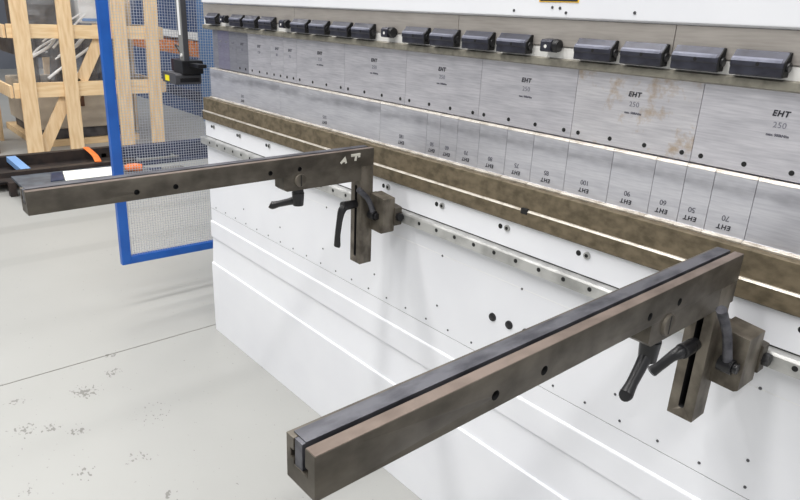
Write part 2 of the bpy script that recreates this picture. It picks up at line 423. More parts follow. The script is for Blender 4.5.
# ram: grey beam, lip, polished clamp bar, white cover
ram = bpy.data.objects.new('ram', None); COL.objects.link(ram); ram.parent = pb; ram.location = (0, 0, 1.22)
beam_x = [-0.006, 0.62, 1.3081, 1.8193, 2.43, XR]
for a, b in zip(beam_x, beam_x[1:]):
    bm = bmesh.new(); prism(bm, [(0.030,1.2725),(0.030,1.3215),(0.5,1.3215),(0.5,1.2725)], a+0.0006, b-0.0006); part('beam_section', bm, 'beam', ram, 0.0008)
bm = bmesh.new(); prism(bm, [(0.0315,1.2525),(0.0315,1.2690),(0.036,1.2725),(0.5,1.2725),(0.5,1.250),(0.0315,1.250)], -0.006, XR); part('clamp_bar', bm, 'polished', ram, 0, label='bright polished bar behind the clamps')
bm = bmesh.new(); prism(bm, [(0.030,1.2330),(0.024,1.2355),(0.024,1.2475),(0.030,1.2500),(0.5,1.2500),(0.5,1.2330)], -0.006, XR); part('beam_lip', bm, 'lip', ram, 0.0008, label='greenish grey lip under the clamps')
bm = bmesh.new(); prism(bm, [(0.024,1.3255),(0.024,2.25),(0.9,2.25),(0.9,1.3220),(0.030,1.3220)], -0.004, XR); part('ram_cover', bm, 'white', ram, 0.003, 2)
# side frame behind the tools
boxpart('side_frame', (0.06, 0.10, 0.45, 1.25, 0.0, 2.3), 'white', pb, 0.003)
boxpart('side_frame', (2.94, 2.98, 0.45, 1.25, 0.0, 2.3), 'white', pb, 0.003)
# warning sign on the cover
sg = boxpart('warning_sign', (1.532, 1.624, 0.0228, 0.0242, 1.3525, 1.40), 'sign_yellow', ram, 0.0004, label='black and yellow warning sign')
boxpart('sign_field', (1.5345, 1.6215, 0.0222, 0.0230, 1.3545, 1.398), 'ink', sg, 0)
for x0, x1, c in ((1.542, 1.556, 'maroon'), (1.562, 1.567, 'sign_yellow'), (1.578, 1.588, 'sign_yellow'), (1.592, 1.602, 'sign_yellow'), (1.604, 1.614, 'sign_yellow')):
    boxpart('sign_mark', (x0, x1, 0.0216, 0.0224, 1.3592, 1.384), c, sg, 0)
for x, z in ((1.47, 1.335), (1.565, 1.343), (1.583, 1.342), (1.598, 1.334), (1.742, 1.338)):
    link('cover_screw', rivet, ram, (x, 0.024, z-1.22))

# ------------------------------------------------------------------ clamps
clamps = [(0.053,0.142,0),(0.174,0.212,1),(0.238,0.331,0),(0.336,0.428,0),(0.441,0.534,0),(0.573,0.612,1),(0.633,0.725,0),(0.732,0.824,0),
          (0.838,0.930,0),(0.937,1.030,0),(1.067,1.110,1),(1.143,1.234,0),(1.241,1.332,0),(1.345,1.434,0),(1.446,1.534,0),(1.564,1.606,1),
          (1.640,1.728,0),(1.738,1.827,0),(1.834,1.921,0),(1.932,2.018,0),(2.056,2.098,1),(2.130,2.218,0),(2.228,2.316,0)]
NUM = ['first','second','third','fourth','fifth','sixth','seventh','eighth','ninth','tenth','eleventh','twelfth','thirteenth',
       'fourteenth','fifteenth','sixteenth','seventeenth','eighteenth','nineteenth','twentieth']
def make_clamp(big):
    w = 0.0785 if big else 0.037
    t = thing('clamp_block', 'clamp', 'clamp', (0, 0.030, 1.25))
    bm = bmesh.new()
    if big:
        prism(bm, [(0.0298,1.2535),(0.013,1.2525),(0.0110,1.2550),(0.0110,1.2655),(0.0090,1.2675),(0.0090,1.2745),(0.0102,1.2775),(0.0170,1.2830),(0.0230,1.2905),(0.0298,1.2905)], -w/2, w/2)
        part('block', bm, 'clamp', t, 0.0007)
        bm = bmesh.new(); prism(bm, [(0.0086,1.2742),(0.0098,1.2780),(0.0128,1.2804),(0.0132,1.2796),(0.0104,1.2770),(0.0092,1.2740)], -w/2+0.0005, w/2-0.004); part('ground_edge', bm, 'bar_edge', t, label='paler ground top edge')
        bm = bmesh.new(); cyl(bm, (0.002,0.0087,1.2708), (0.002,0.010,1.2708), 0.0030); part('screw_hole', bm, 'hole', t)
        bm = bmesh.new(); prism(bm, [(0.0298,1.2540),(0.0125,1.2535),(0.0105,1.2560),(0.0100,1.2765),(0.0175,1.2835),(0.0235,1.2900),(0.0298,1.2900)], w/2-0.0008, w/2+0.0022); part('end_shade', bm, 'hole', t, 0.0006, label='black sheet painting the shaded end face')  # black sheet paints the side shadow on the clamp end
        bm = bmesh.new(); cyl(bm, (w/2+0.002,0.020,1.269), (w/2+0.006,0.020,1.269), 0.0075); part('end_knob', bm, 'black', t, 0.0008)
    else:
        prism(bm, [(0.0298,1.2600),(0.008,1.2615),(0.006,1.2640),(0.006,1.2800),(0.010,1.2845),(0.0298,1.2860)], -w/2, w/2-0.012)
        part('block', bm, 'clamp', t, 0.0008)
        bm = bmesh.new(); cyl(bm, (w/2-0.013,0.0185,1.2735), (w/2,0.0185,1.2735), 0.0115); part('end_knob', bm, 'black', t, 0.001)
        bm = bmesh.new(); cyl(bm, (-0.006,0.0057,1.2715), (-0.006,0.007,1.2715), 0.0034); part('screw_hole', bm, 'polished', t, label='bright screw in the small block')
    return t
protoB, protoS = make_clamp(True), make_clamp(False)
usedB = usedS = False
seen_total = 20
bi = si = 0
bigs = [c for c in clamps[:20] if not c[2]]; smalls = [c for c in clamps[:20] if c[2]]
for i, (a, b, kind) in enumerate(clamps):
    if kind:
        o = protoS if not usedS else copy_tree(protoS); usedS = True
        if i < 20:
            k = len(smalls)-si; si += 1
            lab = 'small black clamp block on the ram beam, %s small one counted from the right' % NUM[k-1]
        else: lab = 'small black clamp block on the ram beam beyond the right picture edge'
        o['group'] = 'small clamp blocks along the ram beam'
    else:
        o = protoB if not usedB else copy_tree(protoB); usedB = True
        if i < 20:
            k = len(bigs)-bi; bi += 1
            lab = ('wide black clamp block on the ram beam, %s wide one counted from the right' % NUM[k-1]) if k > 1 else 'wide black clamp block nearest the right edge, largest on the ram beam'
        else: lab = 'wide black clamp block on the ram beam past the right edge, clamp %s there' % NUM[i-20]
        o['group'] = 'wide clamp blocks along the ram beam'
    o['label'] = lab; o['category'] = 'clamp'
    o.location.x = a - (0.004 if not kind else 0.006) + (0.0392 if not kind else 0.020)

# ------------------------------------------------------------------ punches (upper tools)
PY, PZ0, PZ1 = 0.0362, 1.1000, 1.2326
pseams = [x+0.0055 for x in [0.0434,0.0830,0.1246,0.1714,0.2241,0.3077,0.4575,0.5382,0.6144,0.8639,1.1250,1.3790,1.6300,1.8780,2.128,2.378,2.628,2.878,3.03]]
hole_p = disc_mesh('tool_hole', 0.0048, 0.0006, 'hole')
PL = {0:'narrow dark grey punch segment at the far left end of the upper tools', 1:'narrow purple tinted punch segment, second from the left end',
      2:'narrow purple tinted punch segment, third from the left end', 3:'narrow punch segment, fourth from the left end of the upper tools',
      4:'grey punch segment, fifth from the left end, wider than its left neighbours', 5:'medium wide grey punch segment, sixth from the left end of the upper tools',
      6:'small grey punch segment, seventh from the left end of the upper tools', 7:'small grey punch segment, eighth from the left, beside the first long segment'}
M['punch_tint'] = ground_steel('punch_purple_tint', srgb(168, 165, 184), srgb(146, 143, 166), srgb(150, 140, 130), 0.75)
M['punch_dull'] = ground_steel('punch_dull', srgb(176, 176, 184), srgb(152, 152, 162), srgb(150, 140, 130), 0.75)
for i, (a, b) in enumerate(zip(pseams, pseams[1:])):
    w = b-a; xc = (a+b)/2
    if i in PL: lab = PL[i]
    elif i <= 13:
        lab = {8:'long grey punch segment with lettering, leftmost of the long upper tools', 9:'long grey punch segment with lettering, second of the long upper tools from the left',
               10:'long grey punch segment with lettering, third of the long upper tools from the left', 11:'long silver punch segment just left of the rust specked one',
               12:'long punch segment with yellow rust specks around its lettering', 13:'long silver punch segment with lettering at the right picture edge'}[i]
    else: lab = 'long silver punch segment past the right picture edge, number %s there' % NUM[i-14]
    t = thing('punch_segment', lab, 'press tool', (xc, PY, PZ0), 'upper punch segments')
    bm = bmesh.new()
    prism(bm, [(PY+0.0015,PZ0),(PY,PZ0+0.0015),(PY,PZ1),(PY+0.10,PZ1),(PY+0.10,PZ1-0.03),(PY+0.03,PZ0)], a+0.0004, b-0.0004)
    part('tool_body', bm, 'punch_tint' if i in (1,2) else 'punch_dull' if i in (0,3,4) else 'punch_rusty' if i == 12 else 'punch', t, 0.0005)
    if w > 0.2:
        for k in range(4):
            x = a + w*(0.068 + 0.288*k)
            link('tool_hole', hole_p, t, (x-xc, 0, 0.0135))
    elif i >= 4:
        n = 2 if w < 0.12 else 3
        for k in range(n):
            link('tool_hole', hole_p, t, (-w/2 + w*(k+0.5)/n, 0, 0.0140))
    ys = PY-0.0004
    zs = 1.1985
    if i >= 8:
        text('stamp', 'EHT', 0.0125, 'ink', t, (xc+0.001, ys, zs+0.001), bold=0.0004, shear=0.15, spacing=1.15)
        text('stamp', '250', 0.0125, 'ink_grey', t, (xc+0.003, ys, zs-0.0165), spacing=1.1)
        text('stamp', 'max. 500kN/m', 0.0056, 'ink_mid', t, (xc+0.003, ys, zs-0.0320), bold=0.0002)
    elif i >= 1:
        s = 0.0115 if w > 0.06 else 0.009
        text('stamp', 'EHT', s, 'ink_mid' if i > 3 else 'ink_grey', t, (xc, ys, zs-0.003), bold=0.0004, shear=0.3)
        text('stamp', '%d' % (round(w*1000/5)*5), s, 'ink_grey', t, (xc, ys, zs-0.0215))

# ------------------------------------------------------------------ dies (lower tools)
DY, DZ0, DZ1 = 0.030, 0.9935, 1.0945
dseams = [0.022,0.525,1.0413,1.2241,1.2714,1.3295,1.3992,1.4798,1.5524,1.6393,1.7403,1.8269,1.8842,1.9338,2.0019,2.517,3.03]
dnum = ['515','515','185','50','60','70','80','75','85','100','90','60','50','70','515','515']
DL = ['long plain die segment at the far left end of the lower tools', 'long plain die segment behind the left support arm, second from the left',
      'die segment just right of the left arm end, before the short numbered ones', 'narrow die segment, leftmost of the short numbered lower tools',
      'narrow die segment, second of the short numbered lower tools from the left', 'short die segment, third of the numbered lower tools from the left',
      'short die segment stamped 80', 'short die segment stamped 75', 'short die segment stamped 85', 'die segment stamped 100 on the lower tools',
      'die segment stamped 90 on the lower tools, right of the 100 one', 'short die segment stamped 60 above the right support arm, left of the 50',
      'narrow die segment stamped 50 between the 60 and the right 70', 'short die segment stamped 70 beside the long plain right segment',
      'long plain die segment at the right picture edge', 'long plain die segment beyond the right picture edge, at the machine end']
for i, (a, b) in enumerate(zip(dseams, dseams[1:])):
    w = b-a; xc = (a+b)/2
    t = thing('die_segment', DL[i], 'press tool', (xc, DY, 0.9858), 'lower die segments')
    bm = bmesh.new()
    prism(bm, [(0.0225,0.9858),(0.0225,0.9885),(0.0242,0.9902),(DY-0.001,0.9918),(DY,DZ0+0.0005),(DY,DZ1),(DY+0.003,1.0972),(PY+0.06,1.0972),(PY+0.06,0.9858)], a+0.0004, b-0.0004)
    part('die_body', bm, 'die', t, 0.0004)
    bm = bmesh.new(); prism(bm, [(DY-0.0006,1.0932),(DY+0.0024,1.0982),(PY-0.0005,1.0984),(PY-0.0005,1.0972),(DY+0.003,1.0972),(DY,1.0928)], a+0.0004, b-0.0004)
    part('top_edge', bm, 'ledge', t, label='bright top edge')
    bm = bmesh.new(); prism(bm, [(0.0218,0.9858),(0.0218,0.9888),(0.0240,0.9906),(DY-0.0005,0.9922),(DY-0.0005,0.9914),(0.0242,0.9898),(0.0226,0.9882),(0.0226,0.9858)], a+0.0004, b-0.0004); part('bottom_edge', bm, 'ledge', t, label='cream bottom edge')
    ys = DY-0.0004
    text('stamp', dnum[i], 0.0135, 'ink_mid', t, (xc-0.002, ys, 1.0205), flip=True, spacing=0.95)
    text('stamp', 'EHT', 0.0115, 'ink', t, (xc-0.002, ys, 1.0050), flip=True, bold=0.0003, shear=0.1, spacing=1.2)

# ------------------------------------------------------------------ front support arms
AW, AH = 0.042, 0.0430
def lever(parent, pts, rads, name='clamp_lever'):
    bm = bmesh.new(); tube(bm, smooth_path(pts, 5), [x for x in interp(rads, 5)]); return part(name, bm, 'black', parent)
def interp(r, n):
    out = []
    for a, b in zip(r, r[1:]):
        for k in range(n): out.append(a+(b-a)*k/n)
    out.append(r[-1]); return out

def support_arm(label, x1, ytip, yback, post_y, post_z0, bx1, lev_dir, post_lev, br_lev, hub_y, hole_dy=0.0):
    x0 = x1-AW; zt = 1.0012; zb = zt-AH; xm = (x0+x1)/2
    t = thing('support_arm', label, 'support arm', (xm, yback, zb), 'front sheet support arms')
    def sag(bm):
        for v in bm.verts: v.co.z -= 0.0036*max(0.0, yback-v.co.y)
        return bm
    X = lambda u: x0+u*AW
    Z = lambda v: zt-v*AH
    sec = [(X(0),Z(0)),(X(0),Z(1)),(X(1),Z(1)),(X(1),Z(0)),(X(.66),Z(0)),(X(.66),Z(.42)),(X(.76),Z(.42)),(X(.76),Z(.60)),(X(.26),Z(.60)),(X(.26),Z(.47)),(X(.14),Z(.47)),(X(.14),Z(.28)),(X(.26),Z(.28)),(X(.26),Z(0))]
    bm = bmesh.new(); prism(bm, sec, ytip, yback, 'y'); sag(bm); beam = part('arm_beam', bm, 'arm', t, 0.0009)
    cs = []
    for y in (-0.6385+hole_dy,-0.5607+hole_dy,-0.344+hole_dy,-0.2675+hole_dy):
        c = bmesh.new(); cyl(c, (x1-0.007, y, zt-0.0275), (x1+0.01, y, zt-0.0275), 0.0056, seg=16); sag(c); cs.append(c)
    cut(beam, cs)
    bm = bmesh.new(); prism(bm, [(X(.27),Z(.598)),(X(.27),zt+0.0002),(X(.10),zt+0.0002),(X(.10),zt+0.0012),(X(.545),zt+0.0012),(X(.545),Z(.598))], ytip+0.0045, yback-0.004, 'y')
    box(bm, X(.28), X(.54), ytip+0.0008, ytip+0.006, Z(.598), zt+0.0002); sag(bm); part('slide_bar', bm, 'bar', t, 0.0005, label='blue grey bar set in the slot on top of the arm')
    bm = bmesh.new(); box(bm, X(.665), X(.985), ytip+0.0006, yback-0.0006, zt-0.0004, zt+0.0005); sag(bm); part('worn_top_sheen', bm, 'arm_top', t, 0.0003, label='bare worn top face of the arm, overhead reflection in its colour')
    # lower block
    yb0 = -0.326
    bm = bmesh.new(); prism(bm, [(yb0,zb),(yb0,zb-0.028),(yb0+0.009,zb-0.035),(yback,zb-0.036),(yback,zb)], x0+0.001, x1-0.0005); part('lower_block', bm, 'arm', t, 0.0012)
    # large slotted screw on the block's side
    ys = -0.282
    bm = bmesh.new(); cyl(bm, (x1-0.002, ys, zb-0.012), (x1+0.0035, ys, zb-0.012), 0.0165, 0.0150, 28)
    sc = part('side_screw', bm, 'post', t, 0.0006)
    bm = bmesh.new(); box(bm, x1+0.0030, x1+0.0038, ys-0.0014, ys+0.0014, zb-0.0255, zb+0.0015); part('screw_slot', bm, 'hole', sc)
    # bottom clamping lever
    hy = hub_y
    bm = bmesh.new(); cyl(bm, (xm, hy, zb-0.034), (xm, hy, zb-0.046), 0.0125, 0.0135); cyl(bm, (xm, hy, zb-0.046), (xm, hy, zb-0.078), 0.0150, 0.0125); part('lever_hub', bm, 'black', t, 0.0012)
    h = Vector((xm, hy, zb-0.064)); e = Vector(lev_dir); d = e-h
    lever(t, [h, h+d*0.35, h+d*0.7, h+d*0.93, e+Vector((0,-0.002,0.004))], [0.0105,0.0085,0.0078,0.0098,0.0085])
    # post with slot
    p0, p1 = post_y
    bm = bmesh.new(); prism(bm, [(x0,post_z0),(x1,post_z0-0.0005),(x1,zb),(x0,zb)], p0, p1, 'y'); post = part('post', bm, 'post', t, 0.0013)
    c = bmesh.new(); sz0, sz1 = post_z0+0.022, 0.902; sw = 0.0048
    prof = [(xm+sw*math.cos(a), sz1+sw*math.sin(a)) for a in [math.pi*k/8 for k in range(9)]] + [(xm+sw*math.cos(a), sz0+sw*math.sin(a)) for a in [math.pi+math.pi*k/8 for k in range(9)]]
    prism(c, prof, p0-0.01, p0+0.024, 'y'); cut(post, [c])
    # slot clamping lever
    hz = 0.857
    bm = bmesh.new(); cyl(bm, (xm, p0+0.002, hz), (xm, p0-0.014, hz), 0.010, 0.0115); cyl(bm, (xm, p0-0.014, hz), (xm, p0-0.042, hz), 0.0110, 0.012); part('lever_hub', bm, 'black', t, 0.0012)
    h = Vector((xm, p0-0.030, hz)); e = Vector(post_lev); d = e-h
    lever(t, [h, h+d*0.12+Vector((0,-0.010,0.002)), h+d*0.35+Vector((0,-0.010,0.003)), h+d*0.7+Vector((0,-0.006,0.0)), h+d*0.95, e], [0.0100,0.0100,0.0080,0.0074,0.0088,0.0076])
    # bracket block to the machine rail
    bx0 = x1-0.004; b0, b1 = p0+0.032, -0.034
    bm = bmesh.new(); prism(bm, [(bx0,0.790),(bx1-0.006,0.788),(bx1,0.792),(bx1,0.880),(bx0,0.886)], b0, b1, 'y'); part('bracket_block', bm, 'post', t, 0.0015)
    bm = bmesh.new(); box(bm, x0+0.006, bx1-0.01, p1-0.002, -0.026, 0.800, 0.876); part('back_plate', bm, 'post', t, 0.001)
    bm = bmesh.new(); prism(bm, [(bx1-0.022,0.802),(bx1+0.004,0.806),(bx1+0.004,0.853),(bx1-0.022,0.857)], -0.036, -0.0125, 'y'); part('rail_shoe', bm, 'arm', t, 0.0015)
    bm = bmesh.new(); cyl(bm, (bx1+0.003,-0.024,0.829), (bx1+0.014,-0.024,0.829), 0.011, 0.011, 6); part('shoe_bolt', bm, 'black', t, 0.0008)
    # small steel lever on the bracket
    a, bq = Vector(br_lev[0]), Vector(br_lev[1])
    bm = bmesh.new(); cyl(bm, (bq.x-0.012,bq.y,bq.z), (bq.x+0.010,bq.y,bq.z), 0.0125); cyl(bm, (bq.x+0.010,bq.y,bq.z), (bq.x+0.017,bq.y,bq.z), 0.0085); part('lever_hub', bm, 'black', t, 0.0012)
    bm = bmesh.new(); mid = (a+bq)/2+Vector((0,0.004,0.010)); tube(bm, smooth_path([bq, bq+(a-bq)*0.2+Vector((0,0.004,0.004)), mid, a], 5), interp([0.0085,0.0075,0.0070,0.0078], 5)); part('bracket_lever', bm, 'bar', t, label='grey steel lever on the bracket')
    return t, x0, x1, zt, zb
A1 = support_arm('near support arm at right reaching out to the front corner, dark steel', 2.0425, -0.8425, -0.070, (-0.124,-0.080), 0.7230, 2.087,
                 (2.0224,-0.322,0.838), (1.992,-0.190,0.816), ((2.060,-0.158,0.940),(2.066,-0.101,0.832)), -0.276, 0.008)
A2 = support_arm('far support arm at left, dark steel with white paint marks near its end', 1.1385, -0.8455, -0.066, (-0.104,-0.066), 0.6970, 1.190,
                 (1.062,-0.318,0.872), (1.110,-0.157,0.748), ((1.151,-0.122,0.905),(1.156,-0.076,0.832)), -0.276, -0.016)
# white paint pen marks on the far arm
xm1 = 1.1385+0.0003
bm = bmesh.new()
for pts in (([(-0.1955,0.9745),(-0.183,0.9875),(-0.180,0.9735)]), ([(-0.191,0.980),(-0.182,0.980)]), ([(-0.165,0.9905),(-0.137,0.9915)]), ([(-0.149,0.991),(-0.152,0.9765)]), ([(-0.141,0.991),(-0.140,0.984)])):
    tube(bm, [(xm1, y+0.028, z-0.0015) for y, z in pts], 0.0033, 8)
for v in bm.verts: v.co.x = xm1 + (v.co.x-xm1)*0.15
part('paint_mark', bm, 'chalk', A2[0], label='white paint pen marks')

# ------------------------------------------------------------------ blue guard fence
FX = -0.45
fence = thing('mesh_guard', 'blue framed wire mesh guard panel at the left end of the press', 'guard panel', (FX, 0.0, 0.20))
y0, y1, z0, z1, bw = -0.225, 0.375, 0.200, 1.90, 0.041
bm = bmesh.new(); box(bm, FX-0.015, FX+0.015, y0, y0+bw, z0, z1); part('side_bar', bm, 'blue', fence, 0.002)
bm = bmesh.new(); box(bm, FX-0.015, FX+0.015, y1-bw, y1, z0, z1); part('side_bar', bm, 'blue', fence, 0.002)
bm = bmesh.new(); box(bm, FX-0.015, FX+0.015, y0+bw, y1-bw, z0, z0+bw*0.85); part('bottom_bar', bm, 'blue', fence, 0.002)
bm = bmesh.new(); box(bm, FX-0.015, FX+0.015, y0+bw, y1-bw, z1-bw, z1); part('top_bar', bm, 'blue', fence, 0.002)
bm = bmesh.new(); wr = 0.0008
ya, yb, za, zb_ = y0+bw-0.004, y1-bw+0.004, z0+0.034, z1-bw+0.004
n = int((yb-ya)/0.0115)
for i in range(n+1):
    y = ya+(yb-ya)*i/n; box(bm, FX-wr, FX+wr, y-wr, y+wr, za, zb_)
n = int((zb_-za)/0.0115)
for i in range(n+1):
    z = za+(zb_-za)*i/n; box(bm, FX+wr*0.6, FX+wr*2.4, ya, yb, z-wr, z+wr)
part('wire_mesh', bm, 'wire', fence, 0, label='grey welded wire mesh')
for z in (0.42, 1.62):
    bm = bmesh.new(); box(bm, FX+0.014, -0.007, 0.50, 0.54, z, z+0.04); box(bm, FX-0.012, FX+0.016, y1-0.002, 0.54, z, z+0.04); box(bm, -0.012, -0.0006 if z < 1 else -0.0046, 0.47, 0.57, z-0.02, z+0.06); part('hinge_arm', bm, 'blue', fence, 0.002)

fence.rotation_euler = (-0.016, 0, 0)

# ------------------------------------------------------------------ laser safety arm at the left of the ram
la = thing('laser_safety_unit', 'grey hanging column with laser box and yellow sticker left of the tools', 'safety sensor', (-0.2, 0.05, 1.0))
bm = bmesh.new(); box(bm, -0.246, -0.20, 0.028, 0.046, 1.085, 1.95); col = part('column', bm, 'grey_col', la, 0.002)
bm = bmesh.new(); box(bm, -0.2005, -0.194, 0.0265, 0.0475, 1.10, 1.95); part('side_channel', bm, 'dark_box', col, 0.001)
bm = bmesh.new(); box(bm, -0.234, -0.217, 0.0268, 0.0285, 1.20, 1.95); part('scale_strip', bm, 'white_matt', col, label='white strip on the column')
bm = bmesh.new(); cyl(bm, (-0.222,0.030,1.123), (-0.222,0.024,1.123), 0.007); part('bolt', bm, 'polished', col, label='bright bolt')
bm = bmesh.new(); box(bm, -0.275, -0.185, 0.012, 0.10, 1.052, 1.104); part('bracket', bm, 'black', la, 0.004)
bm = bmesh.new(); box(bm, -0.318, -0.272, 0.02, 0.075, 1.056, 1.104); part('adjuster_block', bm, 'maroon', la, 0.003, label='dark maroon adjuster block')
bm = bmesh.new(); box(bm, -0.19, -0.10, 0.04, 0.075, 1.082, 1.096); part('side_plate', bm, 'black', la, 0.002)
bm = bmesh.new(); prism(bm, [(-0.334,1.012),(-0.205,1.010),(-0.198,1.018),(-0.198,1.046),(-0.206,1.054),(-0.325,1.054),(-0.336,1.044)], -0.014, 0.095, 'y'); bx_ = part('laser_box', bm, 'dark_box', la, 0.003)
bm = bmesh.new(); box(bm, -0.303, -0.262, -0.0150, -0.0138, 1.020, 1.042); part('sticker', bm, 'yellow', bx_, label='yellow laser warning sticker')
bm = bmesh.new(); box(bm, -0.1985, -0.1965, 0.004, 0.085, 1.020, 1.036); part('lens_window', bm, 'black', bx_)
bm = bmesh.new(); tube(bm, smooth_path([(-0.236,0.036,1.125),(-0.262,0.03,1.150),(-0.300,0.04,1.155),(-0.33,0.07,1.135),(-0.315,0.08,1.085)], 6), 0.006); part('cable', bm, 'black', la)
bm = bmesh.new(); box(bm, -0.235, -0.006, 0.07, 0.12, 1.86, 1.92); part('mount_arm', bm, 'grey_col', la, 0.003)

# ------------------------------------------------------------------ wooden crate with a wrapped machine
CX = -3.9
cr = thing('wooden_crate', 'open pine crate frame with diagonal braces around a wrapped machine', 'crate', (-4.5, 0.75, 0.0))
CT = 1.75
for (a, b) in ((0.138,0.264),(0.485,0.600),(0.935,1.055),(1.225,1.345)):
    boxpart('post', (CX-0.03, CX, a, b, 0.0, CT), 'pine', cr, 0.003)
for (a, b) in ((0.985,1.097),(0.497,0.622),(1.62,1.74)):
    boxpart('rail', (CX-0.062, CX-0.031, 0.10, 1.38, a, b), 'pine_h', cr, 0.003)
def brace(p, q, w, x=CX-0.050, th=0.024):
    p, q = Vector(p), Vector(q); d = (q-p).normalized(); n = Vector((-d.y, d.x))*w/2
    bm = bmesh.new(); prism(bm, [tuple(p+n), tuple(q+n), tuple(q-n), tuple(p-n)], x-th, x, 'x'); part('brace', bm, 'pine', cr, 0.003)
brace((0.56,0.46),(0.93,1.16), 0.10, x=CX-0.064)
brace((0.27,0.03),(0.60,0.66), 0.105, x=CX-0.064)
# side frames running away from the camera, and the back
for y in (0.10, 1.38):
    s = 1 if y > 1 else -1
    for x in (-4.75, -5.45): boxpart('post', (x-0.12, x, y-0.015, y+0.015, 0.0, CT), 'pine', cr, 0.003)
    for a, b in ((0.497,0.60),(0.985,1.09),(1.62,1.74)):
        boxpart('rail', (-5.60, CX-0.062, y+s*0.016-0.012, y+s*0.016+0.012, a, b), 'pine', cr, 0.003)
for a in (0.14, 0.72, 1.26): boxpart('post', (-5.60, -5.57, a, a+0.12, 0.0, CT), 'pine', cr, 0.003)
boxpart('base_board', (-5.50, -4.25, 0.28, 1.22, 0.0, 0.06), 'pine_h', cr, 0.003)

for ch in cr.children:                                              # the frame has racked a little sideways
    for v in ch.data.vertices: v.co.y += 0.024*v.co.z

wm = thing('wrapped_machine', 'beige and grey machine wrapped in clear film inside the pine crate', 'machine', (-4.7, 0.74, 0.062))
boxpart('base_cabinet', (-5.3, -4.25, 0.30, 1.20, 0.16, 0.56), 'beige', wm, 0.02)
boxpart('foot_rail', (-5.3, -4.28, 0.34, 1.16, 0.062, 0.16), 'machine_dark', wm, 0.005)
boxpart('control_plate', (-4.252, -4.242, 0.66, 0.74, 0.36, 0.47), 'brown', wm, 0.003, label='reddish control plate')
for y in (0.33, 0.55, 0.83, 1.05):
    bm = bmesh.new(); cyl(bm, (-4.3, y, 0.56), (-4.3, y+0.03, 1.02), 0.07, 0.05); part('hydraulic_post', bm, 'machine_dark', wm, 0.004)
boxpart('upper_housing', (-5.2, -4.32, 0.28, 1.18, 0.80, 1.02), 'machine_dark', wm, 0.02)
boxpart('head_block', (-5.1, -4.36, 0.36, 0.76, 1.0, 1.42), 'machine_dark', wm, 0.03)
boxpart('cover', (-5.1, -4.30, 0.80, 1.18, 1.10, 1.50), 'white_matt', wm, 0.02, label='pale upper cover')
boxpart('blue_band', (-4.299, -4.294, 0.82, 1.16, 1.12, 1.145), 'label_blue', wm)
boxpart('blue_cabinet', (-4.8, -4.26, 1.0, 1.19, 0.56, 0.80), 'navy', wm, 0.01, label='navy lower cabinet')
random.seed(11)
for k in range(9):
    ya, za = random.uniform(0.28, 0.75), random.uniform(0.62, 0.95)
    bm = bmesh.new(); tube(bm, smooth_path([(-4.06, ya, za), (-4.10, ya+random.uniform(0.08, 0.2), za+random.uniform(0.08, 0.16)), (-4.07, ya+random.uniform(0.22, 0.4), za+random.uniform(0.2, 0.34))], 5), random.uniform(0.006, 0.013), 8)
    part('film_glint', bm, 'white_matt', wm, label='pale strand standing for a glint on the film')  # white strands added to paint the glints of the film
# crumpled film
bm = bmesh.new(); G = 26; grid = []
for i in range(G+1):
    row = []
    for j in range(G+1):
        y = 0.24+0.98*j/G; z = 0.50+1.15*i/G
        fold = 0.05*math.sin(9*y+7*z)+0.035*math.sin(17*y-11*z+1.3)+0.03*random.uniform(-1,1)
        row.append(bm.verts.new((-4.12+fold, y, z)))
    grid.append(row)
for i in range(G):
    for j in range(G):
        bm.faces.new([grid[i][j], grid[i][j+1], grid[i+1][j+1], grid[i+1][j]])
me_film = part('film_wrap', bm, 'film', wm)
me_film.data.set_sharp_from_angle(angle=math.radians(24))
so = me_film.modifiers.new('thick', 'SOLIDIFY'); so.thickness = 0.002

bx = thing('cardboard_box', 'tall brown carton at the left picture edge beside the crate', 'box', (-4.45, -0.25, 0))
boxpart('carton', (-4.75, -4.15, -0.45, -0.03, 0.0, 0.52), 'brown', bx, 0.006)
boxpart('tape', (-4.60, -4.30, -0.452, -0.028, 0.515, 0.5225), 'pine', bx, 0.001)

# ------------------------------------------------------------------ low trolley
tr = thing('low_trolley', 'low dark steel trolley frame with slate deck in front of the crate', 'trolley', (-2.95, 0.2, 0))
bm = bmesh.new(); box(bm, -2.82, -2.755, -1.1, 0.66, 0.108, 0.146); part('front_rail', bm, 'trolley', tr, 0.003)
bm = bmesh.new(); box(bm, -3.36, -3.30, -1.1, 0.66, 0.05, 0.146); part('rear_rail', bm, 'trolley', tr, 0.003)
bm = bmesh.new(); box(bm, -3.30, -2.82, -1.1, 0.66, 0.05, 0.065); part('tray', bm, 'trolley', tr, 0.002)
bm = bmesh.new(); box(bm, -3.30, -2.82, -0.135, -0.07, 0.105, 0.148); part('cross_bar', bm, 'sky_blue', tr, 0.003, label='pale blue cross bar')
bm = bmesh.new(); box(bm, -2.755, -2.30, -0.215, 0.66, 0.100, 0.118); part('deck', bm, 'slate', tr, 0.002, label='slate grey deck')
for (x, y) in ((-2.66,-0.235),(-3.33,-1.0),(-2.80,-1.0),(-3.33,0.58),(-2.36,0.58)):
    bm = bmesh.new(); box(bm, x-0.03, x+0.03, y-0.02, y+0.025, 0.0, 0.101); part('leg', bm, 'trolley', tr, 0.003)
st = bmesh.new(); tube(st, smooth_path([(-3.34,0.46,0.153),(-3.1,0.44,0.156),(-2.95,0.42,0.154),(-2.78,0.385,0.154)], 6), 0.024)
for v in st.verts: v.co.z = 0.153+(v.co.z-0.153)*0.25
at_origin(st, (-3.1,0.44,0.18)); o = link('lashing_strap', finish(st, 'lashing_strap', 'orange'), None, (-3.1,0.44,0.18)); tag(o, 'orange lashing strap laid across the dark trolley rails', 'strap')
